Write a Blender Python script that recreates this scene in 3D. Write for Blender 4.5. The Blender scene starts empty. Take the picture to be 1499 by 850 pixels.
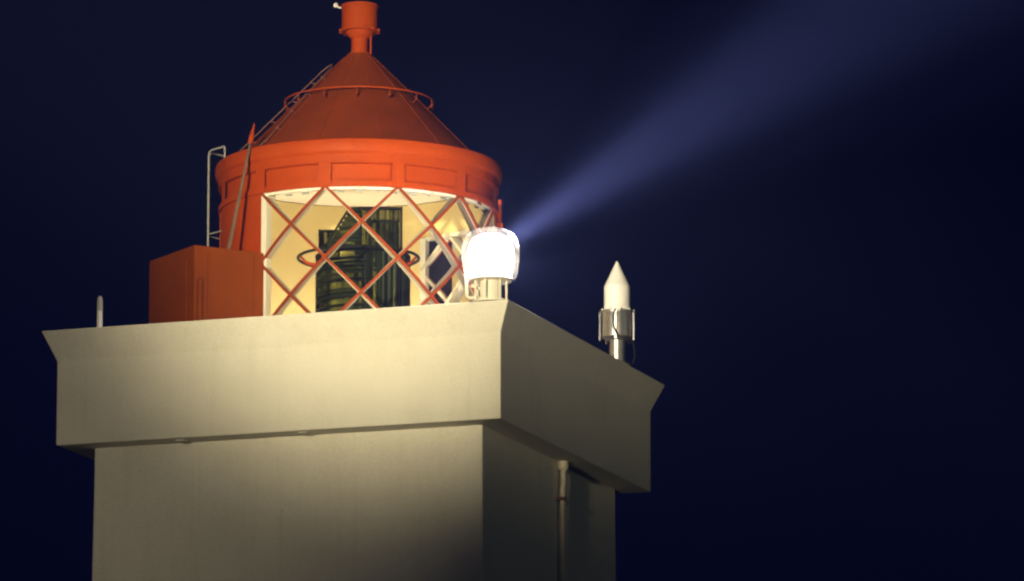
import bpy, bmesh, math, random
from math import sin, cos, pi, radians, atan2
from mathutils import Vector, Matrix

random.seed(7)
scene = bpy.context.scene
COL = scene.collection

# ------------------------------------------------------------------ helpers
def tag(o, label=None, cat=None, group=None, kind=None):
    if label: o['label'] = label
    if cat: o['category'] = cat
    if group: o['group'] = group
    if kind: o['kind'] = kind
    return o

def empty(name, loc=(0, 0, 0)):
    o = bpy.data.objects.new(name, None)
    o.empty_display_size = 0.3
    COL.objects.link(o)
    o.location = loc
    return o

def obj(name, bm, mat, parent=None, smooth=False, bevel=0.0, seg=2):
    """one bmesh in world coordinates -> one mesh object (kept in place under its parent)"""
    bmesh.ops.recalc_face_normals(bm, faces=bm.faces)
    me = bpy.data.meshes.new(name)
    bm.to_mesh(me); bm.free()
    o = bpy.data.objects.new(name, me)
    COL.objects.link(o)
    me.materials.append(mat)
    off = Vector((0, 0, 0))
    p = parent
    while p is not None:
        off += p.location
        p = p.parent
    me.transform(Matrix.Translation(-off))
    if parent is not None:
        o.parent = parent
    if smooth:
        for f in me.polygons: f.use_smooth = True
        try:
            me.set_sharp_from_angle(angle=radians(32))
        except Exception:
            pass
    if bevel:
        b = o.modifiers.new('bevel', 'BEVEL')
        b.width = bevel; b.segments = seg; b.limit_method = 'ANGLE'; b.angle_limit = radians(15)
    return o

def box(bm, c, ux, uy, uz, hx, hy, hz):
    c = Vector(c); ux, uy, uz = Vector(ux) * hx, Vector(uy) * hy, Vector(uz) * hz
    v = [bm.verts.new(c + ux * a + uy * b + uz * d) for a in (-1, 1) for b in (-1, 1) for d in (-1, 1)]
    for q in ((0, 1, 3, 2), (4, 6, 7, 5), (0, 4, 5, 1), (2, 3, 7, 6), (0, 2, 6, 4), (1, 5, 7, 3)):
        bm.faces.new([v[i] for i in q])

def tube(bm, pts, r, n=8, closed=False, taper=None):
    pts = [Vector(p) for p in pts]
    m = len(pts); rings = []
    up = Vector((0.13, 0.21, 0.97)).normalized()
    prev = None
    for i, p in enumerate(pts):
        a = pts[(i - 1) % m] if (closed or i > 0) else p
        b = pts[(i + 1) % m] if (closed or i < m - 1) else p
        t = (b - a).normalized()
        x = prev if prev is not None else (up if abs(t.dot(up)) < .95 else Vector((1, 0, 0)))
        x = (x - t * x.dot(t)).normalized()
        y = t.cross(x); prev = x
        rr = r if taper is None else taper[i]
        rings.append([bm.verts.new(p + (x * cos(2 * pi * k / n) + y * sin(2 * pi * k / n)) * rr) for k in range(n)])
    for i in range(m if closed else m - 1):
        A, B = rings[i], rings[(i + 1) % m]
        for k in range(n):
            bm.faces.new((A[k], A[(k + 1) % n], B[(k + 1) % n], B[k]))
    if not closed:
        bm.faces.new(rings[0][::-1]); bm.faces.new(rings[-1])

def lathe(bm, prof, c=(0, 0), n=96, a0=None, a1=None):
    """profile of (radius, z) points spun round the vertical through c; full turn or an arc (world angles)"""
    full = a0 is None
    k = n if full else n + 1
    rings = []
    for (r, z) in prof:
        if r < 1e-6:
            rings.append([bm.verts.new((c[0], c[1], z))]); continue
        row = []
        for i in range(k):
            a = 2 * pi * i / n if full else a0 + (a1 - a0) * i / n
            row.append(bm.verts.new((c[0] + r * cos(a), c[1] + r * sin(a), z)))
        rings.append(row)
    for A, B in zip(rings[:-1], rings[1:]):
        for i in range(n):
            j = (i + 1) % k
            if len(A) == 1 and len(B) == 1: continue
            if len(A) == 1: bm.faces.new((A[0], B[j], B[i]))
            elif len(B) == 1: bm.faces.new((A[i], A[j], B[0]))
            else: bm.faces.new((A[i], A[j], B[j], B[i]))
    return rings

def arc_solid(bm, prof, c, a0, a1, n=48):
    """closed profile swept over an arc, with end caps"""
    rings = lathe(bm, list(prof) + [prof[0]], c, n, a0, a1)
    bmesh.ops.remove_doubles(bm, verts=bm.verts, dist=1e-6)

def ring_solid(bm, prof, c, n=96):
    lathe(bm, list(prof) + [prof[0]], c, n)
    bmesh.ops.remove_doubles(bm, verts=bm.verts, dist=1e-6)

# ------------------------------------------------------------------ materials
def mat(name):
    m = bpy.data.materials.new(name); m.use_nodes = True
    nt = m.node_tree; b = nt.nodes['Principled BSDF']
    return m, nt, b

def N(nt, t, **kw):
    n = nt.nodes.new(t)
    for k, v in kw.items():
        if k in n.inputs: n.inputs[k].default_value = v
        else: setattr(n, k, v)
    return n

def painted(name, base, dark, rough=0.5, scale=2.0, bump=0.02, fine=60.0, streak=0.0, spec=0.4, fstr=0.35, stain=None, specks=False):
    """painted surface: broad mottling, fine grain, weather streaks running down, small bump"""
    m, nt, b = mat(name)
    L = nt.links.new
    tc = N(nt, 'ShaderNodeTexCoord')
    n1 = N(nt, 'ShaderNodeTexNoise', Scale=scale, Detail=6.0, Roughness=0.6)
    L(tc.outputs['Object'], n1.inputs['Vector'])
    r1 = N(nt, 'ShaderNodeValToRGB')
    r1.color_ramp.elements[0].position = .32; r1.color_ramp.elements[0].color = (*dark, 1)
    r1.color_ramp.elements[1].position = .68; r1.color_ramp.elements[1].color = (*base, 1)
    L(n1.outputs['Fac'], r1.inputs['Fac'])
    col = r1.outputs['Color']
    n2 = N(nt, 'ShaderNodeTexNoise', Scale=fine, Detail=3.0, Roughness=0.7)
    L(tc.outputs['Object'], n2.inputs['Vector'])
    mx = N(nt, 'ShaderNodeMix', data_type='RGBA', blend_type='OVERLAY')
    mx.inputs['Factor'].default_value = fstr
    L(col, mx.inputs[6]); L(n2.outputs['Fac'], mx.inputs[7]); col = mx.outputs[2]
    if streak:
        mp = N(nt, 'ShaderNodeMapping'); mp.inputs['Scale'].default_value = (5.0, 5.0, .22)
        L(tc.outputs['Object'], mp.inputs['Vector'])
        n3 = N(nt, 'ShaderNodeTexNoise', Scale=1.6, Detail=5.0, Roughness=0.65)
        L(mp.outputs['Vector'], n3.inputs['Vector'])
        r3 = N(nt, 'ShaderNodeValToRGB')
        r3.color_ramp.elements[0].position = .50; r3.color_ramp.elements[0].color = (0, 0, 0, 1)
        r3.color_ramp.elements[1].position = .78; r3.color_ramp.elements[1].color = (streak,) * 3 + (1,)
        L(n3.outputs['Fac'], r3.inputs['Fac'])
        ms = N(nt, 'ShaderNodeMix', data_type='RGBA')
        ms.inputs[7].default_value = (*(stain or tuple(x * .35 for x in base)), 1)
        L(r3.outputs['Color'], ms.inputs['Factor']); L(col, ms.inputs[6]); col = ms.outputs[2]
    if specks:                  # chips and fly specks in the whitewash
        vo = N(nt, 'ShaderNodeTexVoronoi', Scale=1.3, Randomness=1.0); L(tc.outputs['Object'], vo.inputs['Vector'])
        rv = N(nt, 'ShaderNodeValToRGB')
        rv.color_ramp.elements[0].position = .012; rv.color_ramp.elements[0].color = (.6, .6, .6, 1)
        rv.color_ramp.elements[1].position = .03; rv.color_ramp.elements[1].color = (0, 0, 0, 1)
        L(vo.outputs['Distance'], rv.inputs['Fac'])
        mv = N(nt, 'ShaderNodeMix', data_type='RGBA'); mv.inputs[7].default_value = (.22, .18, .12, 1)
        L(rv.outputs['Color'], mv.inputs['Factor']); L(col, mv.inputs[6]); col = mv.outputs[2]
    L(col, b.inputs['Base Color'])
    b.inputs['Roughness'].default_value = rough
    b.inputs['Specular IOR Level'].default_value = spec
    if bump:
        add = N(nt, 'ShaderNodeMath', operation='ADD')
        L(n1.outputs['Fac'], add.inputs[0]); L(n2.outputs['Fac'], add.inputs[1])
        bp = N(nt, 'ShaderNodeBump'); bp.inputs['Distance'].default_value = bump; bp.inputs['Strength'].default_value = .6
        L(add.outputs[0], bp.inputs['Height']); L(bp.outputs['Normal'], b.inputs['Normal'])
    return m

def metal(name, base, rough=.35, scale=30):
    m = painted(name, base, tuple(x * .7 for x in base), rough, scale, .002, 140)
    m.node_tree.nodes['Principled BSDF'].inputs['Metallic'].default_value = .9
    return m

def emitter(name, col, strength):
    m, nt, b = mat(name)
    b.inputs['Base Color'].default_value = (.9, .9, .9, 1)
    b.inputs['Emission Color'].default_value = (*col, 1)
    b.inputs['Emission Strength'].default_value = strength
    return m

M_PLASTER = painted('whitewashed_plaster', (.77, .745, .67), (.70, .675, .60), .8, 1.1, .020, 36, streak=.20, spec=.2, fstr=.62, stain=(.36, .32, .24), specks=True)
M_DECK = painted('deck_concrete', (.5, .48, .44), (.4, .38, .35), .85, 2, .01, 40)
M_RED = painted('red_paint', (.40, .051, .001), (.34, .042, .001), .5, 1.8, .006, 45, streak=.38, stain=(.34, .06, .01), fstr=.2, spec=.10)
M_RUST = painted('brownish_red_paint', (.195, .037, .001), (.155, .029, .001), .55, 1.6, .006, 45, streak=.35, stain=(.12, .03, .004), fstr=.2, spec=.05)
M_ROOF = painted('shade_dimmed_red_roof_paint', (.235, .038, .001), (.18, .029, .001), .6, 2.4, .006, 50, streak=.4, stain=(.12, .035, .015), fstr=.3, spec=.15)  # red darkened in place of grazing light on the slope, plus weather streaks
M_BAR = painted('dull_red_glazing_paint', (.27, .042, .004), (.22, .034, .003), .6, 3, .002, 60, fstr=.2, spec=.05)
M_RAIL = painted('faded_pink_grey_paint', (.20, .085, .07), (.14, .06, .05), .6, 6, .001, 60)
M_CREAM = painted('cream_paint', (.80, .76, .66), (.74, .70, .60), .5, 3, .002, 60, fstr=.15)
M_FLANGE = painted('aged_cream_paint', (.56, .50, .40), (.50, .44, .35), .6, 3, .002, 60, fstr=.15)
M_YELLOW = painted('pale_yellow_paint', (.76, .62, .29), (.71, .57, .26), .9, 2, .003, 60, fstr=.15)
M_IRON = painted('dark_iron', (.014, .015, .010), (.008, .008, .006), .6, 8, .002, 90, spec=.12)
M_BROWN = painted('weathered_brown_pole', (.16, .10, .06), (.10, .065, .045), .7, 8, .002, 80)
M_STEEL = metal('galvanised_steel', (.55, .54, .52))
M_GREY = painted('grey_painted_metal', (.42, .42, .42), (.34, .34, .34), .5, 8, .001, 80)
M_WHITE = painted('white_plastic', (.8, .79, .76), (.76, .75, .72), .45, 4, .001, 60, fstr=.1)
M_PIPE = painted('weathered_white_pipe', (.62, .58, .50), (.44, .38, .30), .6, 5, .002, 60, streak=.5, stain=(.25, .13, .06))
M_GROUND = painted('grass_and_gravel', (.07, .075, .035), (.04, .045, .02), .95, .15, .05, 3)
M_LAMP = emitter('lit_lens_glass', (1.0, .93, .80), 150.0)
def half_clear(m):              # lit glass that lets the beam out of the drum
    nt = m.node_tree; b = nt.nodes['Principled BSDF']; tr = N(nt, 'ShaderNodeBsdfTransparent')
    mx = N(nt, 'ShaderNodeMixShader'); mx.inputs[0].default_value = .5
    nt.links.new(b.outputs[0], mx.inputs[1]); nt.links.new(tr.outputs[0], mx.inputs[2])
    nt.links.new(mx.outputs[0], nt.nodes['Material Output'].inputs['Surface'])
half_clear(M_LAMP)
def halo_glass():               # added clear shell; its faint translucent film imitates a soft halo
    m, nt, b = mat('halo_cover_glass'); nt.nodes.remove(b); L = nt.links.new
    tr = N(nt, 'ShaderNodeBsdfTransparent'); tl = N(nt, 'ShaderNodeBsdfTranslucent'); tl.inputs[0].default_value = (1, .94, .9, 1)
    tc = N(nt, 'ShaderNodeTexCoord'); n = N(nt, 'ShaderNodeTexNoise', Scale=5.0, Detail=5.0); L(tc.outputs['Object'], n.inputs['Vector'])
    mr = N(nt, 'ShaderNodeMapRange'); mr.inputs[1].default_value = .3; mr.inputs[2].default_value = .7; mr.inputs[3].default_value = .007; mr.inputs[4].default_value = .024
    L(n.outputs['Fac'], mr.inputs[0])
    mx = N(nt, 'ShaderNodeMixShader'); L(mr.outputs[0], mx.inputs[0]); L(tr.outputs[0], mx.inputs[1]); L(tl.outputs[0], mx.inputs[2])
    L(mx.outputs[0], nt.nodes['Material Output'].inputs['Surface'])
    return m
M_COVER = halo_glass()

def thin_glass():
    m, nt, b = mat('window_glass'); nt.nodes.remove(b)
    tr = N(nt, 'ShaderNodeBsdfTransparent'); tr.inputs[0].default_value = (.93, .95, .92, 1)
    gl = N(nt, 'ShaderNodeBsdfGlossy'); gl.inputs['Roughness'].default_value = .02
    fr = N(nt, 'ShaderNodeFresnel', IOR=1.35)
    mx = N(nt, 'ShaderNodeMixShader'); L = nt.links.new
    L(fr.outputs[0], mx.inputs[0]); L(tr.outputs[0], mx.inputs[1]); L(gl.outputs[0], mx.inputs[2])
    L(mx.outputs[0], nt.nodes['Material Output'].inputs['Surface'])
    return m
M_GLASS = thin_glass()

def prism_glass(name, vertical):
    """thick dark green cut glass: tinted, partly see-through in uneven bands, with glossy ridges"""
    m, nt, b = mat(name); nt.nodes.remove(b); L = nt.links.new
    tc = N(nt, 'ShaderNodeTexCoord'); mp = N(nt, 'ShaderNodeMapping')
    mp.inputs['Scale'].default_value = (15, 15, .22) if vertical else (.35, .35, 15)
    L(tc.outputs['Object'], mp.inputs['Vector'])
    n = N(nt, 'ShaderNodeTexNoise', Scale=1.3, Detail=2.0, Roughness=.5); L(mp.outputs['Vector'], n.inputs['Vector'])
    r = N(nt, 'ShaderNodeValToRGB')
    r.color_ramp.elements[0].position = .44; r.color_ramp.elements[0].color = (.010, .016, .006, 1)
    r.color_ramp.elements[1].position = .66; r.color_ramp.elements[1].color = (.68, .74, .42, 1)
    L(n.outputs['Fac'], r.inputs['Fac'])
    tr = N(nt, 'ShaderNodeBsdfTransparent'); L(r.outputs['Color'], tr.inputs[0])
    df = N(nt, 'ShaderNodeBsdfDiffuse'); df.inputs[0].default_value = (.045, .066, .028, 1)
    gl = N(nt, 'ShaderNodeBsdfGlossy'); gl.inputs['Roughness'].default_value = .22; gl.inputs[0].default_value = (.75, .85, .6, 1)
    bp = N(nt, 'ShaderNodeBump'); bp.inputs['Distance'].default_value = .03; bp.inputs['Strength'].default_value = .8
    L(n.outputs['Fac'], bp.inputs['Height']); L(bp.outputs['Normal'], gl.inputs['Normal'])
    a = N(nt, 'ShaderNodeMixShader'); a.inputs[0].default_value = .35
    L(tr.outputs[0], a.inputs[1]); L(df.outputs[0], a.inputs[2])
    mx = N(nt, 'ShaderNodeMixShader'); mx.inputs[0].default_value = .035
    L(a.outputs[0], mx.inputs[1]); L(gl.outputs[0], mx.inputs[2])
    L(mx.outputs[0], nt.nodes['Material Output'].inputs['Surface'])
    return m
M_PRISM_V = prism_glass('cut_glass_upright', True)
M_PRISM_H = prism_glass('cut_glass_rings', False)

# ------------------------------------------------------------------ layout
ZB = 15.0                      # underside of the parapet
CAM_AZ = radians(20.81)        # the photographer stands this far round from the front face's normal
RIGHT = Vector((cos(CAM_AZ), sin(CAM_AZ), 0))
LC = RIGHT * -0.035            # centre line of the lantern
LCX = (LC.x, LC.y)
UP = Vector((0, 0, 1))
def wa(az):                    # bearing (0 = towards the photographer, + = to the right) -> world angle
    return CAM_AZ + radians(az) - pi / 2
def rad(az):
    a = wa(az); return Vector((cos(a), sin(a), 0))
def P(az, r, z):               # point on a cylinder round the lantern's axis, z above the parapet's underside
    return LC + rad(az) * r + Vector((0, 0, ZB + z))
X, Y = Vector((1, 0, 0)), Vector((0, 1, 0))

# ------------------------------------------------------------------ setting
bm = bmesh.new()
lathe(bm, [(0, 0), (30, 0), (120, 0), (420, 0)], (0, 0), 64)
tag(obj('ground', bm, M_GROUND), kind='structure')

# ------------------------------------------------------------------ tower
tower = tag(empty('lighthouse_tower', (0, 0, 0)), 'square whitewashed lighthouse tower with a heavy flared parapet, floodlit on its front', 'lighthouse')
def square_loops(bm, prof, close=True):
    loops = [[bm.verts.new((sx * h, sy * h, z)) for sx, sy in ((-1, -1), (1, -1), (1, 1), (-1, 1))] for h, z in prof]
    prs = list(zip(loops, loops[1:] + loops[:1])) if close else list(zip(loops[:-1], loops[1:]))
    for A, B in prs:
        for i in range(4):
            bm.faces.new((A[i], A[(i + 1) % 4], B[(i + 1) % 4], B[i]))
    return loops
SH = 2.627
bm = bmesh.new()
lp = square_loops(bm, [(SH + .03, 0), (SH + .03, ZB - 4), (SH, ZB - .5), (SH, ZB + .05)], False)
bm.faces.new(lp[-1])
obj('shaft', bm, M_PLASTER, tower, bevel=.022, seg=3)
bm = bmesh.new()
square_loops(bm, [(2.55, ZB), (3.0, ZB), (3.0, ZB + 1.087), (3.16, ZB + 1.466), (2.82, ZB + 1.472), (2.80, ZB + .40), (2.55, ZB + .40)])
obj('parapet', bm, M_PLASTER, tower, bevel=.018, seg=3)
bm = bmesh.new(); box(bm, (0, 0, ZB + .36), X, Y, UP, 2.79, 2.79, .09)
obj('gallery_deck', bm, M_DECK, tower)
for px in (-1.33, .33):        # small lugs under the overhang
    bm = bmesh.new(); box(bm, (px, -SH - .20, ZB - .010), X, Y, UP, .06, .10, .008)
    obj('soffit_block', bm, M_PLASTER, tower, bevel=.006)
bm = bmesh.new(); box(bm, (-1.27, -SH - .006, ZB - 7.6), X, Y, UP, .012, .010, 7.5)
obj('joint_strip', bm, M_PLASTER, tower, bevel=.003)

# drainpipe on the shaded face
pipe = tag(empty('drainpipe', (SH + .07, .26, 4)), 'thin weathered white pipe running down the shaded side of the tower', 'pipe')
bm = bmesh.new()
px = SH + .075
tube(bm, [(px, .275, ZB + .02 - .02), (px, .275, ZB - .26), (px, .27, ZB - .32), (px, .245, ZB - .38), (px, .245, ZB - 2), (px, .245, .1)], .034, 12)
obj('pipe_run', bm, M_PIPE, pipe, smooth=True)
bm = bmesh.new(); lathe(bm, [(0, ZB - .005), (.062, ZB - .005), (.066, ZB - .03), (.066, ZB - .10), (.05, ZB - .12), (.03, ZB - .12)], (px, .275), 20)
obj('pipe_cap', bm, M_PIPE, pipe, smooth=True)
for z in (ZB - .50, ZB - 2.3, ZB - 4.6):
    bm = bmesh.new()
    lathe(bm, [(.043, z - .025), (.056, z - .025), (.056, z + .025), (.043, z + .025)], (px, .245), 18)
    box(bm, (px - .04, .245, z), X, Y, UP, .05, .085, .018)
    obj('pipe_clip', bm, M_BROWN, pipe)

# ------------------------------------------------------------------ lantern room
lan = tag(empty('lantern_room', (LC.x, LC.y, ZB + .45)), 'round red lantern room with diamond lattice glazing and a conical red roof', 'lantern room')
AZ0, AZ1 = -43.8, 151.0        # the glazed arc
ZT, ZW = 3.39, 1.535           # head and sill of the glazing
Z0 = .45
bm = bmesh.new()
ring_solid(bm, [(1.75, ZB + Z0), (1.81, ZB + Z0), (1.81, ZB + ZW), (1.75, ZB + ZW)], LCX)
obj('base_wall', bm, M_RED, lan, smooth=True)
bm = bmesh.new()
arc_solid(bm, [(1.75, ZB + ZW + .002), (1.81, ZB + ZW + .002), (1.81, ZB + ZT), (1.75, ZB + ZT)], LCX, wa(AZ1), wa(AZ0 + 360), 64)
wall = obj('wall', bm, M_RED, lan, smooth=True)
bm = bmesh.new()                # welds where the wall plates meet
for az in (-58, -88, -118, -150):
    p = P(az, 1.812, (ZW + ZT) / 2); r = rad(az); box(bm, p, r, r.cross(UP), UP, .006, .022, (ZT - ZW) / 2 - .01)
obj('plate_seam', bm, M_RED, wall)
bm = bmesh.new()
arc_solid(bm, [(1.72, ZB + .5), (1.745, ZB + .5), (1.745, ZB + ZT + .46), (1.72, ZB + ZT + .46)], LCX, wa(AZ1), wa(AZ0 + 360), 64)
arc_solid(bm, [(1.72, ZB + ZT + .004), (1.745, ZB + ZT + .004), (1.745, ZB + ZT + .46), (1.72, ZB + ZT + .46)], LCX, wa(AZ0 + .1), wa(AZ1 - .1), 64)
obj('inner_lining', bm, M_YELLOW, lan, smooth=True)
bm = bmesh.new(); lathe(bm, [(0, ZB + 3.86), (1.74, ZB + 3.86), (1.74, ZB + 3.90), (0, ZB + 3.90)], LCX)
obj('ceiling', bm, M_CREAM, lan, smooth=True)
bm = bmesh.new(); lathe(bm, [(0, ZB + .49), (1.74, ZB + .49), (1.74, ZB + .46), (0, ZB + .46)], LCX)
obj('floor_plate', bm, M_DECK, lan)

# fascia: plate, raised rails and stiles, rounded lip under the roof
bm = bmesh.new()
ring_solid(bm, [(1.75, ZB + ZT + .003), (1.785, ZB + ZT + .003), (1.785, ZB + 3.80), (1.75, ZB + 3.80)], LCX)
fas = obj('fascia', bm, M_RED, lan, smooth=True)
bm = bmesh.new()
ring_solid(bm, [(1.780, ZB + ZT - .012), (1.840, ZB + ZT - .012), (1.840, ZB + 3.450), (1.780, ZB + 3.462)], LCX)
obj('fascia_rail', bm, M_RED, fas, smooth=True)
bm = bmesh.new()
ring_solid(bm, [(1.780, ZB + 3.675), (1.840, ZB + 3.69), (1.840, ZB + 3.802), (1.780, ZB + 3.802)], LCX)
obj('fascia_rail', bm, M_RED, fas, smooth=True)
for k in range(12):
    az = -43.8 + 30 * k
    bm = bmesh.new()
    arc_solid(bm, [(1.780, ZB + 3.45), (1.837, ZB + 3.45), (1.837, ZB + 3.69), (1.780, ZB + 3.69)], LCX, wa(az - 2.6), wa(az + 2.6), 5)
    for dz in (.05, .12, .19):
        for s in (-1.8, 1.8):
            q = P(az + s, 1.838, 3.45 + dz); rr = rad(az + s)
            box(bm, q, rr, rr.cross(UP), UP, .005, .008, .008)
    obj('fascia_stile', bm, M_RED, fas)
bm = bmesh.new()
ring_solid(bm, [(1.752, ZB + 3.803), (1.842, ZB + 3.803), (1.846, ZB + 3.812), (1.870, ZB + 3.832), (1.882, ZB + 3.87), (1.886, ZB + 3.962), (1.872, ZB + 3.995), (1.84, ZB + 4.012), (1.752, ZB + 4.02)], LCX, 128)
obj('roof_lip', bm, M_RED, lan, smooth=True)
bm = bmesh.new()
c = P(88.5, 1.85, 3.43); r = rad(88.5); box(bm, c, r, r.cross(UP), UP, .022, .03, .15)
box(bm, c + UP * -.19, r, r.cross(UP), UP, .04, .04, .03)
obj('wall_bracket', bm, M_RED, lan, bevel=.006)

# roof cone with its rail, neck and vent
bm = bmesh.new()
prof = [(1.66, 4.0), (1.40, 4.27), (1.05, 4.63), (.70, 4.985), (.40, 5.285), (.19, 5.50), (.165, 5.535), (.10, 5.55)]
lathe(bm, [(r, ZB + z) for r, z in prof], LCX, 96)
roof = obj('roof', bm, M_ROOF, lan, smooth=True)
bm = bmesh.new()
for k in range(12):             # standing seams
    az = 11 + 30 * k
    tube(bm, [P(az, r + .002, z) for r, z in prof[:6]], .007, 6)
obj('roof_seam', bm, M_ROOF, roof)
bm = bmesh.new()
tube(bm, [P(a, .985, 4.885) for a in range(0, 360, 5)], .0095, 8, closed=True)
obj('roof_rail', bm, M_RED, roof, smooth=True)
for k in range(14):
    az = -2 + 360 / 14 * k
    bm = bmesh.new()
    tube(bm, [P(az, .985, 4.885), P(az, .985, 4.80), P(az, .93, 4.76), P(az, .86, 4.805)], .008, 6)
    q = P(az, .985, 4.80)
    bmesh.ops.create_icosphere(bm, subdivisions=2, radius=.021, matrix=Matrix.Translation(q))
    obj('rail_support', bm, M_ROOF, roof, smooth=True)
bm = bmesh.new()
lathe(bm, [(.108, ZB + 5.53), (.108, ZB + 5.755), (.118, ZB + 5.757), (.185, ZB + 5.83), (.19, ZB + 5.855)], LCX, 40)
lathe(bm, [(.125, ZB + 5.54), (.135, ZB + 5.54), (.135, ZB + 5.56), (.105, ZB + 5.565)], LCX, 40)
obj('vent_neck', bm, M_RED, roof, smooth=True)
bm = bmesh.new()
lathe(bm, [(.15, ZB + 5.845), (.255, ZB + 5.845), (.255, ZB + 5.875), (.236, ZB + 5.885), (.233, ZB + 6.165), (.247, ZB + 6.17), (.247, ZB + 6.205), (.228, ZB + 6.21), (.05, ZB + 6.23), (0, ZB + 6.23)], LCX, 56)
for k in range(12):
    q = P(15 + 30 * k, .257, 5.858); rr = rad(15 + 30 * k)
    box(bm, q, rr, rr.cross(UP), UP, .016, .012, .017)
obj('vent_drum', bm, M_RED, roof, smooth=True)
bm = bmesh.new(); tube(bm, [P(80, .150, 5.50), P(80, .150, 5.86)], .012, 8)
obj('vent_pipe', bm, M_RED, roof, smooth=True)
bm = bmesh.new(); tube(bm, [P(75, .11, 6.20), P(75, .11, 6.75)], .012, 8)
obj('lightning_rod', bm, M_IRON, roof, smooth=True)
bm = bmesh.new()
tube(bm, [P(-85, .24, 6.17), P(-85, .28, 6.175), P(-85, .31, 6.195)], .012, 8)
lathe(bm, [(0, ZB + 6.175), (.026, ZB + 6.175), (.034, ZB + 6.195), (.030, ZB + 6.22), (.012, ZB + 6.238), (0, ZB + 6.24)], (P(-85, .315, 0).x, P(-85, .315, 0).y), 16)
obj('light_sensor', bm, M_WHITE, roof, smooth=True)

# glazing
glz = obj('glazing', (lambda b: (lathe(b, [(1.798, ZB + ZW), (1.798, ZB + ZT)], LCX, 13, wa(AZ0), wa(AZ1)), b)[1])(bmesh.new()), M_GLASS, lan)

def strip(bm, azA, zA, azB, zB, r0, r1, w, n=16, sw=0.0):
    rows = []
    for i in range(n + 1):
        t = i / n; az = azA + (azB - azA) * t; z = zA + (zB - zA) * t
        r = rad(az); tan = -r.cross(UP) * -1
        tdir = UP.cross(r)                      # direction of growing azimuth
        d = (tdir * (radians(azB - azA) * 1.8) + UP * (zB - zA)).normalized()
        s = r.cross(d).normalized()
        rows.append([bm.verts.new(P(az, rr, z) + s * (w / 2 * sg)) for rr, sg in ((r0, -1), (r1, -1), (r1, 1), (r0, 1))])
    for A, B in zip(rows[:-1], rows[1:]):
        for k in range(4):
            bm.faces.new((A[k], A[(k + 1) % 4], B[(k + 1) % 4], B[k]))
    bm.faces.new(rows[0][::-1]); bm.faces.new(rows[-1])

K = 60.0 / (ZT - ZW)            # degrees of bearing per metre of drop
def bar(top_az, s):
    azA, zA, azB, zB = top_az, ZT, top_az + s * 60, ZW
    lo, hi = AZ0 + .3, AZ1 - .3
    def clip(az, z):
        if az < lo or az > hi:
            a2 = min(max(az, lo), hi); z2 = ZT - abs(a2 - top_az) / K
            return a2, z2
        return az, z
    (azA, zA), (azB, zB) = clip(azA, zA), clip(azB, zB)
    if abs(azA - azB) < 2: return
    e = .003 if s > 0 else 0.0
    bm = bmesh.new(); strip(bm, azA, zA, azB, zB, 1.800 + e, 1.826 + e, .032)
    o = obj('lattice_bar', bm, M_BAR, lan)
    bm = bmesh.new(); strip(bm, azA, zA, azB, zB, 1.715 - e, 1.794 - e / 2, .026)
    strip(bm, azA, zA, azB, zB, 1.702 - e, 1.7148 - e, .043)
    obj('inner_flange', bm, M_FLANGE, o)
for k in range(-2, 10):
    a = AZ0 + 30 * k
    if a + 60 > AZ0 + 2 and a < AZ1 - 2: bar(a, 1)
    if a - 60 < AZ1 - 2 and a > AZ0 + 2: bar(a, -1)
for az in (AZ0 + 1.2, AZ1 - 1.2):
    bm = bmesh.new(); r = rad(az)
    box(bm, P(az, 1.755, (ZT + ZW) / 2), r, r.cross(UP), UP, .055, .042, (ZT - ZW) / 2 - .012)
    obj('jamb', bm, M_CREAM, lan, bevel=.004)
for z0, z1 in ((ZT - .045, ZT - .001), (ZW, ZW + .05)):
    bm = bmesh.new()
    arc_solid(bm, [(1.708, ZB + z0), (1.792, ZB + z0), (1.792, ZB + z1), (1.708, ZB + z1)], LCX, wa(AZ0 + 2.4), wa(AZ1 - 2.4), 72)
    obj('window_trim', bm, M_CREAM, lan, smooth=True)
bm = bmesh.new()
for k in range(24):             # clips under the head of the glazing
    az = AZ0 + 4 + k * 8
    r = rad(az); box(bm, P(az, 1.70, ZT - .055), r, r.cross(UP), UP, .010, .045 if k % 3 else .02, .012)
obj('glazing_clip', bm, M_GREY, lan)

# ------------------------------------------------------------------ optic inside
op = tag(empty('lighthouse_optic', P(3, 0, .5)), 'dark green glass lens apparatus standing inside the glazed lantern room', 'lens')
F = rad(0); R_ = RIGHT
def Q(x, f, z): return LC + R_ * x + F * f + Vector((0, 0, ZB + z))   # right, towards viewer, up
OX = .06
oc = Q(OX, 0, 0)
bm = bmesh.new()
lathe(bm, [(0, ZB + .49), (.62, ZB + .49), (.62, ZB + .60), (.34, ZB + .66), (.30, ZB + 1.35), (.55, ZB + 1.50), (.64, ZB + 1.52), (.64, ZB + 1.60), (0, ZB + 1.60)], (oc.x, oc.y), 40)
obj('pedestal', bm, M_IRON, op, smooth=True)
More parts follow.
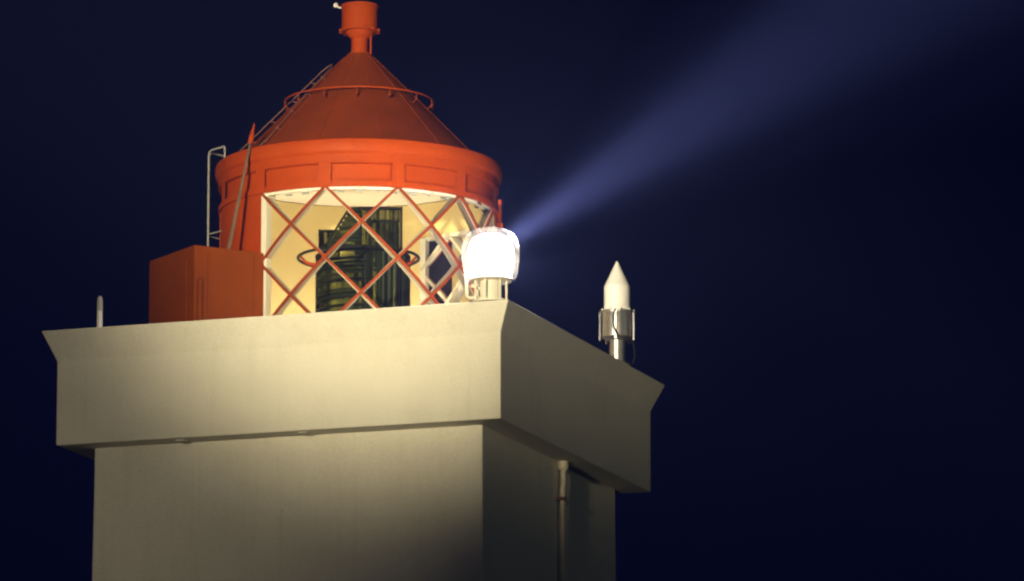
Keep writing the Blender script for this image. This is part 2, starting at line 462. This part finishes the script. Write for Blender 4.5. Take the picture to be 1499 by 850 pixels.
# ringed drum lens, cut as a stack of prism rings over the left half and upright prisms over the right
bm = bmesh.new(); prof = []
z = 1.60
while z < 2.78:
    prof += [(.555, ZB + z), (.60, ZB + z + .012), (.575, ZB + z + .05)]
    z += .058
lathe(bm, prof, (oc.x, oc.y), 40, wa(-95), wa(2))
obj('ring_prism_panel', bm, M_PRISM_H, op)
bm = bmesh.new()
n = 34
for i in range(n):
    a0, a1 = 3 + i * 258 / n, 3 + (i + 1) * 258 / n
    am = (a0 + a1) / 2
    v = []
    for (a, r) in ((a0, .57), (am, .612), (a1, .57)):
        d = rad(a)
        v.append([bm.verts.new(oc + d * r + UP * (ZB + 1.6) * 1.0 - Vector((0, 0, oc.z))), bm.verts.new(oc + d * r + UP * (ZB + 2.80) - Vector((0, 0, oc.z)))]) if False else v.append(
            [bm.verts.new((oc.x + d.x * r, oc.y + d.y * r, ZB + 1.6)), bm.verts.new((oc.x + d.x * r, oc.y + d.y * r, ZB + 2.80))])
    bm.faces.new((v[0][0], v[1][0], v[1][1], v[0][1])); bm.faces.new((v[1][0], v[2][0], v[2][1], v[1][1]))
obj('upright_prism_panel', bm, M_PRISM_V, op)
for az in (-95, 3, 50, 100, 180, 230):
    bm = bmesh.new(); r = rad(az); box(bm, (oc.x + r.x * .602, oc.y + r.y * .602, ZB + 2.2), r, r.cross(UP), UP, .02, .013, .60)
    obj('lens_frame', bm, M_IRON, op)
bm = bmesh.new()
ring_solid(bm, [(.55, ZB + 2.80), (.625, ZB + 2.80), (.625, ZB + 2.825), (.55, ZB + 2.825)], (oc.x, oc.y), 48)
obj('lens_band', bm, M_IRON, op, smooth=True)
# fine upright ribs over the drum lens, and hoops over its ringed side
for k in range(17):
    az = 10 + 9 * k
    bm = bmesh.new(); r = rad(az); box(bm, (oc.x + r.x * .612, oc.y + r.y * .612, ZB + 2.2), r, r.cross(UP), UP, .010, .005, .60)
    obj('lens_rib', bm, M_IRON, op)
for k in range(9):
    bm = bmesh.new(); zz = ZB + 1.86 + .105 * k
    arc_solid(bm, [(.60, zz), (.618, zz), (.618, zz + .012), (.60, zz + .012)], (oc.x, oc.y), wa(-94), wa(2), 20)
    obj('lens_hoop', bm, M_IRON, op)
# tall flat panel above, to the right
def flat_panel(name_glass, x0, x1, f, z0, z1, th, bars, mat_):
    bm = bmesh.new()
    w = (x1 - x0) / bars
    for i in range(bars):
        xa = x0 + i * w
        vs = []
        for (x, ff) in ((xa, f), (xa + w * .5, f + th * .5), (xa + w, f)):
            vs.append((bm.verts.new(Q(x, ff, z0)), bm.verts.new(Q(x, ff, z1))))
        bm.faces.new((vs[0][0], vs[1][0], vs[1][1], vs[0][1])); bm.faces.new((vs[1][0], vs[2][0], vs[2][1], vs[1][1]))
    o = obj(name_glass, bm, mat_, op)
    bm = bmesh.new()
    for x in (x0 - .012, x1 + .012):
        box(bm, Q(x, f, (z0 + z1) / 2), R_, F, UP, .014, th, (z1 - z0) / 2 + .03)
    for zz in (z0 - .012, z1 + .012):
        box(bm, Q((x0 + x1) / 2, f, zz), R_, F, UP, (x1 - x0) / 2 - .004, th * .96, .014)
    obj('panel_frame', bm, M_IRON, o)
    for i in range(1, bars):
        if i % 2 == 0: continue
        bm = bmesh.new(); box(bm, Q(x0 + i * w, f + th * .5, (z0 + z1) / 2), R_, F, UP, .0045, .006, (z1 - z0) / 2 - .003)
        obj('panel_rib', bm, M_IRON, o)
    bm = bmesh.new(); box(bm, Q((x0 + x1) / 2, f + th * .55, z1 - .17), R_, F, UP, (x1 - x0) / 2 - .004, .008, .008)
    obj('panel_rib', bm, M_IRON, o)
flat_panel('upper_prism_panel', .03, .55, .18, 2.82, 3.42, .045, 15, M_PRISM_V)
flat_panel('side_prism_panel', -.50, -.27, -.05, 2.82, 3.16, .04, 6, M_PRISM_V)
flat_panel('rear_prism_panel', -.02, .50, -.34, 2.82, 3.36, .045, 13, M_PRISM_V)
# leaning stack of catadioptric prisms between them
bm = bmesh.new(); bm2 = bmesh.new()
for i in range(10):
    t = i / 9
    x0 = -.43 + .33 * t; zc = 2.86 + .54 * t
    tube(bm, [Q(x0, .30 - .1 * t, zc), Q((x0 + .02) * .5, .38 - .1 * t, zc), Q(.015, .30 - .06 * t, zc)], .032, 5)
tube(bm2, [Q(-.47, .30, 2.84), Q(-.13, .2, 3.42)], .016, 6)
tube(bm2, [Q(.005, .30, 2.83), Q(.005, .24, 3.43)], .014, 6)
tube(bm2, [Q(-.13, .2, 3.42), Q(.005, .24, 3.43)], .014, 6)
lp = obj('leaning_prism_stack', bm, M_PRISM_H, op, smooth=True)
obj('panel_frame', bm2, M_IRON, lp)
bm = bmesh.new()
tube(bm, [Vector((oc.x, oc.y, ZB + 2.80)) + rad(a) * .79 - R_ * .06 for a in range(0, 360, 6)], .021, 8, closed=True)
obj('guard_ring', bm, M_IRON, op, smooth=True)
for a in (-75, 75, 150, 210):
    q = Vector((oc.x, oc.y, ZB + 2.78)) - R_ * .06
    bm = bmesh.new(); tube(bm, [q + rad(a) * .78, q + rad(a) * .70 - UP * .08, q + rad(a) * .55 - UP * .10], .02, 6)
    obj('ring_bracket', bm, M_RED, op, smooth=True)

# ------------------------------------------------------------------ entry box on the left of the lantern
RA, HA, HB, ZA = 2.735, .55, .68, 2.595   # reach, near side, far side, roof height
U, V = rad(-60), rad(30)
hut = tag(empty('entry_box', LC + U * 2.2 + Vector((0, 0, ZB + .45))), 'plain red metal entry box joined to the left side of the lantern room', 'entry box')
bm = bmesh.new()
box(bm, LC + U * (RA + 1.665) / 2 + V * (HA - HB) / 2 + UP * (ZB + (Z0 + ZA) / 2), U, V, UP, (RA - 1.665) / 2, (HA + HB) / 2, (ZA - Z0) / 2)
obj('box_body', bm, M_RUST, hut, bevel=.012)
bm = bmesh.new()
box(bm, LC + U * (RA + .003) - V * .065 + UP * (ZB + 1.48), U, V, UP, .012, .42, .96)
dr = obj('door', bm, M_RUST, hut, bevel=.005)
bm = bmesh.new()
tube(bm, [LC + U * (RA + .015) + V * .32 + UP * (ZB + 1.45), LC + U * (RA + .05) + V * .32 + UP * (ZB + 1.45), LC + U * (RA + .05) + V * .22 + UP * (ZB + 1.45)], .012, 8)
obj('handle', bm, M_STEEL, dr, smooth=True)
bm = bmesh.new()
q = LC + U * (RA - .075) + V * (HA + .045)
tube(bm, [q - V * .045 + UP * (ZB + 2.17), q + UP * (ZB + 2.15), q + UP * (ZB + 1.0), q - V * .045 + UP * (ZB + .98)], .013, 8)
obj('grab_rail', bm, M_RUST, hut, smooth=True)
bm = bmesh.new()
box(bm, LC + U * (RA - .20) + V * (HA + .002) + UP * (ZB + 1.5), U, V, UP, .012, .008, 1.03)
box(bm, LC + U * (1.86) + V * (HA + .002) + UP * (ZB + 1.5), U, V, UP, .014, .010, 1.03)
obj('cover_strip', bm, M_RUST, hut, bevel=.003)
for dz in (2.02, 1.94, 1.83):
    bm = bmesh.new(); bmesh.ops.create_icosphere(bm, subdivisions=2, radius=.011, matrix=Matrix.Translation(LC + U * 1.98 + V * (HA + .004) + UP * (ZB + dz)))
    obj('rivet', bm, M_RAIL, hut, smooth=True)

# ------------------------------------------------------------------ ladder standing on the entry box
ld = tag(empty('wall_ladder', P(-90, 1.97, ZA)), 'pale grey hooped ladder left of the red lantern wall', 'ladder')
def L3(off, dr_, z): return P(-90, 1.97 + dr_, z) + F * off
for off, sp in ((.055, .30), (-.055, -.30)):
    bm = bmesh.new()
    tube(bm, [L3(off, 0, ZA), L3(off, 0, 3.4), L3(off, 0, 4.16), L3(off + sp * .05, -.012, 4.205), L3(off + sp * .2, -.05, 4.222), L3(sp, -.205, 4.225), L3(sp, -.215, 4.21), L3(sp, -.215, 4.01)], .0125, 8)
    s = obj('stringer', bm, M_GREY, ld, smooth=True)
    bm = bmesh.new(); tube(bm, [L3(off, 0, 3.10), L3(off + sp * .4, -.10, 3.10), L3(sp, -.19, 3.10)], .0085, 6)
    obj('standoff', bm, M_GREY, s, smooth=True)
for i in range(6):
    bm = bmesh.new(); tube(bm, [L3(.055, 0, 2.75 + i * .27), L3(-.055, 0, 2.75 + i * .27)], .011, 8)
    obj('rung', bm, M_GREY, ld, smooth=True)

# ------------------------------------------------------------------ leaning pole
b0 = LC + U * 2.22 + V * .51 + UP * (ZB + ZA)
b1 = P(-47.5, 1.925, 3.97)
dv = (b1 - b0).normalized()
pole = tag(empty('leaning_pole', b0), 'dark thin pole with red arrow tip leaning against the left roof edge', 'pole')
tip = b0 + (b1 - b0) * 1.09
bm = bmesh.new(); tube(bm, [b0, b0 + (tip - b0) * .5, tip], .024, 8, taper=[.026, .024, .014])
obj('shaft_rod', bm, M_BROWN, pole, smooth=True)
bm = bmesh.new(); tube(bm, [tip - dv * .05, tip - dv * .02, tip + dv * .05, tip + dv * .24], .03, 8, taper=[.016, .036, .034, .006])
obj('arrow_tip', bm, M_RED, pole, smooth=True)

# ------------------------------------------------------------------ curved hand rails lying over the roof cone
rl = tag(empty('roof_handrail', P(-78, 1.7, 4.0)), 'thin looped hand rail climbing the left slope of the red conical roof', 'handrail')
def rc(z): return 1.66 - (z - 4.0) * .985
bm = bmesh.new()
path = [P(-72, 1.62, 4.02)] + [P(-88, rc(z) + .12, z) for z in (4.16, 4.4, 4.7, 5.0, 5.2, 5.32)] + [P(-86, rc(5.37) + .08, 5.385), P(-74, rc(5.37) + .06, 5.385)] + \
       [P(-56 + (5.3 - z) * 6, rc(z) + .07, z) for z in (5.3, 5.1, 4.85, 4.6, 4.35, 4.18)] + [P(-52, rc(4.05) + .04, 4.07)]
tube(bm, path, .0075, 6)
obj('rail_tube', bm, M_RAIL, rl, smooth=True)
for z in (4.35, 4.62, 4.9, 5.15):
    bm = bmesh.new(); tube(bm, [P(-56 + (5.3 - z) * 6, rc(z) + .075, z), P(-56 + (5.3 - z) * 6, rc(z) - .01, z - .02)], .010, 6)
    bmesh.ops.create_icosphere(bm, subdivisions=1, radius=.018, matrix=Matrix.Translation(P(-56 + (5.3 - z) * 6, rc(z) + .075, z)))
    obj('rail_foot', bm, M_RAIL, rl, smooth=True)
    bm = bmesh.new(); tube(bm, [P(-88, rc(z) + .12, z), P(-86, rc(z) - .01, z - .03)], .009, 6)
    obj('rail_foot', bm, M_RAIL, rl, smooth=True)

# ------------------------------------------------------------------ lit lamp on the parapet's front corner
LX, LY = 2.864, -2.99
ZP = ZB + 1.47
lamp = tag(empty('beacon_lamp', (LX, LY, ZP)), 'brightly lit white lamp on a short post at the near corner of the parapet', 'lamp')
bm = bmesh.new()
lathe(bm, [(0, ZP), (.22, ZP), (.22, ZP + .03), (.135, ZP + .04), (.13, ZP + .28), (.0, ZP + .28)], (LX, LY), 32)
obj('post', bm, M_CREAM, lamp, smooth=True)
bm = bmesh.new()
lathe(bm, [(0, ZP + .270), (.262, ZP + .270), (.270, ZP + .278), (.272, ZP + .298), (.262, ZP + .306), (0, ZP + .306)], (LX, LY), 40)
obj('base_ring', bm, M_CREAM, lamp, smooth=True)
for a in (-70, -20, 35, 80, 160, 230):
    bm = bmesh.new(); q = Vector((LX, LY, 0)) + rad(a) * .20
    tube(bm, [q + UP * (ZP + .02), q + UP * (ZP + .275)], .016, 8)
    obj('stud', bm, M_CREAM, lamp, smooth=True)
bm = bmesh.new()
q = Vector((LX, LY, 0)) - RIGHT * .305
tube(bm, [q + UP * (ZP + .42), q + UP * (ZP + .34), q + RIGHT * .01 + UP * (ZP + .09), q + RIGHT * .04 + UP * (ZP + .06), q + RIGHT * .16 + UP * (ZP + .07)], .022, 8)
tube(bm, [q + RIGHT * .06 + UP * (ZP + .22), q + RIGHT * .20 + UP * (ZP + .17)], .02, 8)
obj('side_arm', bm, M_CREAM, lamp, smooth=True)
LENS = [(.25, .364), (.300, .38), (.318, .48), (.332, .60), (.330, .70), (.308, .79), (.26, .865), (.17, .91), (0, .925)]
bm = bmesh.new()
lathe(bm, [(r * .86, ZP + .312 + (z - .364) * .98) for r, z in LENS], (LX, LY), 48)
lens = obj('lens', bm, M_LAMP, lamp, smooth=True)
bm = bmesh.new()
lathe(bm, [(r * 1.09, ZP + .310 + (z - .364) * 1.13) for r, z in LENS], (LX, LY), 64)
obj('halo_cover', bm, M_COVER, lamp, smooth=True)  # added shell round the lens, blurs its edge like bloom

# ------------------------------------------------------------------ white pointed aerial on the right parapet
ax, ay = 3.0, 1.602
ae = tag(empty('pointed_aerial', (ax, ay, ZP)), 'white pointed aerial in a steel collar standing on the right side of the parapet', 'aerial')
bm = bmesh.new()
lathe(bm, [(0, ZP), (.17, ZP), (.17, ZP + .02), (.105, ZP + .03), (.105, ZP + .34), (0, ZP + .34)], (ax, ay), 32)
obj('stem', bm, M_STEEL, ae, smooth=True)
bm = bmesh.new()
lathe(bm, [(0, ZP + .33), (.13, ZP + .33), (.205, ZP + .37), (.205, ZP + .70), (.20, ZP + .72), (0, ZP + .72)], (ax, ay), 40)
col = obj('collar', bm, M_STEEL, ae, smooth=True)
bm = bmesh.new()
ring_solid(bm, [(.20, ZP + .69), (.245, ZP + .69), (.245, ZP + .715), (.20, ZP + .722)], (ax, ay), 40)
for k in range(10):
    bmesh.ops.create_icosphere(bm, subdivisions=1, radius=.018, matrix=Matrix.Translation(Vector((ax, ay, ZP + .73)) + rad(36 * k + 8) * .222))
obj('clamp_ring', bm, M_STEEL, ae, smooth=True)
for a in (-82, -8, 68, 140, 215):
    bm = bmesh.new(); r = rad(a)
    box(bm, Vector((ax, ay, ZP + .52)) + r * .232, r, r.cross(UP), UP, .010, .016, .20)
    obj('clamp_strap', bm, M_STEEL, ae, bevel=.003)
bm = bmesh.new()
q = Vector((ax, ay, 0)); r = rad(-8); t = UP.cross(r)
tube(bm, [q + r * .25 - t * .0 + UP * (ZP + .72), q + r * .262 - t * .03 + UP * (ZP + .62), q + r * .258 - t * .025 + UP * (ZP + .48), q + r * .245 + t * .03 + UP * (ZP + .36)], .012, 6)
obj('cable', bm, M_IRON, ae, smooth=True)
bm = bmesh.new()
tube(bm, [q + rad(60) * .19 + UP * (ZP + .36), q + rad(70) * .23 + UP * (ZP + .25), q + rad(72) * .24 + UP * (ZP + .10), q + rad(70) * .21 + UP * (ZP + .01)], .012, 6)
obj('cable', bm, M_IRON, ae, smooth=True)
bm = bmesh.new()
lathe(bm, [(.17, ZP + .722), (.176, ZP + .74), (.176, ZP + .78), (.170, ZP + .785), (.170, ZP + 1.035), (.173, ZP + 1.05), (.165, ZP + 1.065), (.02, ZP + 1.375), (.008, ZP + 1.395), (0, ZP + 1.397)], (ax, ay), 40)
obj('radome', bm, M_WHITE, ae, smooth=True)

# small post on the left
sx, sy = -2.417, -3.0
st = tag(empty('small_post', (sx, sy, ZP)), 'small thin two-tone post standing near the left end of the parapet', 'post')
bm = bmesh.new(); lathe(bm, [(0, ZP), (.075, ZP), (.075, ZP + .012), (.036, ZP + .02), (.034, ZP + .235), (0, ZP + .235)], (sx, sy), 16)
obj('post_base', bm, M_WHITE, st, smooth=True)
bm = bmesh.new(); lathe(bm, [(.03, ZP + .234), (.038, ZP + .24), (.036, ZP + .33), (.032, ZP + .40), (.02, ZP + .425), (0, ZP + .43)], (sx, sy), 16)
obj('post_head', bm, M_GREY, st, smooth=True)

# ------------------------------------------------------------------ lights
def light(name, typ, loc, energy, col, target=None, **kw):
    d = bpy.data.lights.new(name, typ); d.energy = energy; d.color = col
    for k, v in kw.items(): setattr(d, k, v)
    o = bpy.data.objects.new(name, d); COL.objects.link(o); o.location = loc
    if target is not None:
        o.rotation_euler = (Vector(target) - Vector(loc)).to_track_quat('-Z', 'Y').to_euler()
    return o

# floodlight out of view before the tower, set high so its light falls level
flood_pos = rad(-14) * 72 + UP * 13
light('floodlight', 'SPOT', flood_pos, 600000, (1, .845, .50), LC + RIGHT * 1.3 + UP * (ZB + 3.7),
      spot_size=radians(7.7), spot_blend=1.0, shadow_soft_size=.9)
# added weaker, wider spot beside it, a fill for the left and lower walls
light('wide_fill_spot', 'SPOT', rad(-20) * 70 + UP * 13, 56000, (1, .86, .55), LC - RIGHT * 3.3 + UP * (ZB + 2.2),
      spot_size=radians(12.5), spot_blend=1.0, shadow_soft_size=.6)
# lamp inside the lantern room
light('room_lamp', 'POINT', P(140, 1.0, 1.0), 185, (1, .93, .72), shadow_soft_size=.18)
light('room_lamp', 'POINT', P(-120, 1.0, 1.0), 185, (1, .93, .72), shadow_soft_size=.18)
# beam of the parapet lamp, passing high to the right of the photographer
beam_dir = (RIGHT * cos(radians(12)) + F * sin(radians(12)) + UP * .62).normalized()
bp0 = Vector((LX, LY, ZP + .66)) + beam_dir * .02
light('lamp_beam', 'SPOT', bp0, 88000, (1.0, .90, .86), bp0 + beam_dir * 10,
      spot_size=radians(25), spot_blend=1.0, shadow_soft_size=.12)
light('lamp_beam', 'SPOT', bp0, 18000, (1.0, .90, .86), bp0 + beam_dir * 10,
      spot_size=radians(44), spot_blend=1.0, shadow_soft_size=.12)
# added low sun lamp, a dim greenish fill for the right-hand faces
sun = light('right_face_fill', 'SUN', (30, -30, 60), .085, (.88, 1.0, .55), None, angle=radians(.5))
SUN_EL = radians(8)
dirv = rad(58) * cos(SUN_EL) + UP * sin(SUN_EL)
SUN_AZ = atan2(dirv.x, dirv.y)
sun.rotation_euler = (-dirv).to_track_quat('-Z', 'Y').to_euler()

# ------------------------------------------------------------------ night sky
w = bpy.data.worlds.new('World'); scene.world = w; w.use_nodes = True
nt = w.node_tree; bg = nt.nodes['Background']
sky = nt.nodes.new('ShaderNodeTexSky'); sky.sky_type = 'NISHITA'; sky.sun_disc = False
sky.sun_elevation = SUN_EL; sky.sun_rotation = SUN_AZ; sky.air_density = 1.0; sky.dust_density = 0.2; sky.ozone_density = 4.0
tint = nt.nodes.new('ShaderNodeMix'); tint.data_type = 'RGBA'; tint.blend_type = 'MULTIPLY'
tint.inputs['Factor'].default_value = 1.0; tint.inputs[7].default_value = (.02, .13, 1.0, 1)
nt.links.new(sky.outputs[0], tint.inputs[6]); nt.links.new(tint.outputs[2], bg.inputs['Color'])
bg.inputs['Strength'].default_value = 0.0036

# ------------------------------------------------------------------ sea haze
bm = bmesh.new(); box(bm, (0, 0, 11.25), X, Y, UP, 430, 430, 12.25)
hm = bpy.data.materials.new('sea_haze'); hm.use_nodes = True
hn = hm.node_tree; hn.nodes.remove(hn.nodes['Principled BSDF'])
pv = hn.nodes.new('ShaderNodeVolumePrincipled')
pv.inputs['Color'].default_value = (.25, .32, .95, 1); pv.inputs['Density'].default_value = .0045; pv.inputs['Anisotropy'].default_value = .45
hn.links.new(pv.outputs[0], hn.nodes['Material Output'].inputs['Volume'])
hz = tag(obj('haze', bm, hm), kind='stuff')

# ------------------------------------------------------------------ camera
cd = bpy.data.cameras.new('camera'); cam = bpy.data.objects.new('camera', cd); COL.objects.link(cam)
cam.location = (28.056, -73.82, 1.794)
cam.rotation_euler = (radians(90 + 11.162), 0, radians(19.375))
cd.sensor_width = 36; cd.lens = 216.14; cd.clip_end = 3000
scene.camera = cam

scene.view_settings.view_transform = 'Standard'
scene.view_settings.look = 'None'
scene.view_settings.exposure = 0.0
scene.view_settings.gamma = 1.0
scene.cycles.use_denoising = True
scene.cycles.filter_width = 2.3
scene.cycles.max_bounces = 8
scene.cycles.transparent_max_bounces = 24
scene.cycles.volume_bounces = 0
scene.cycles.sample_clamp_indirect = 6.0
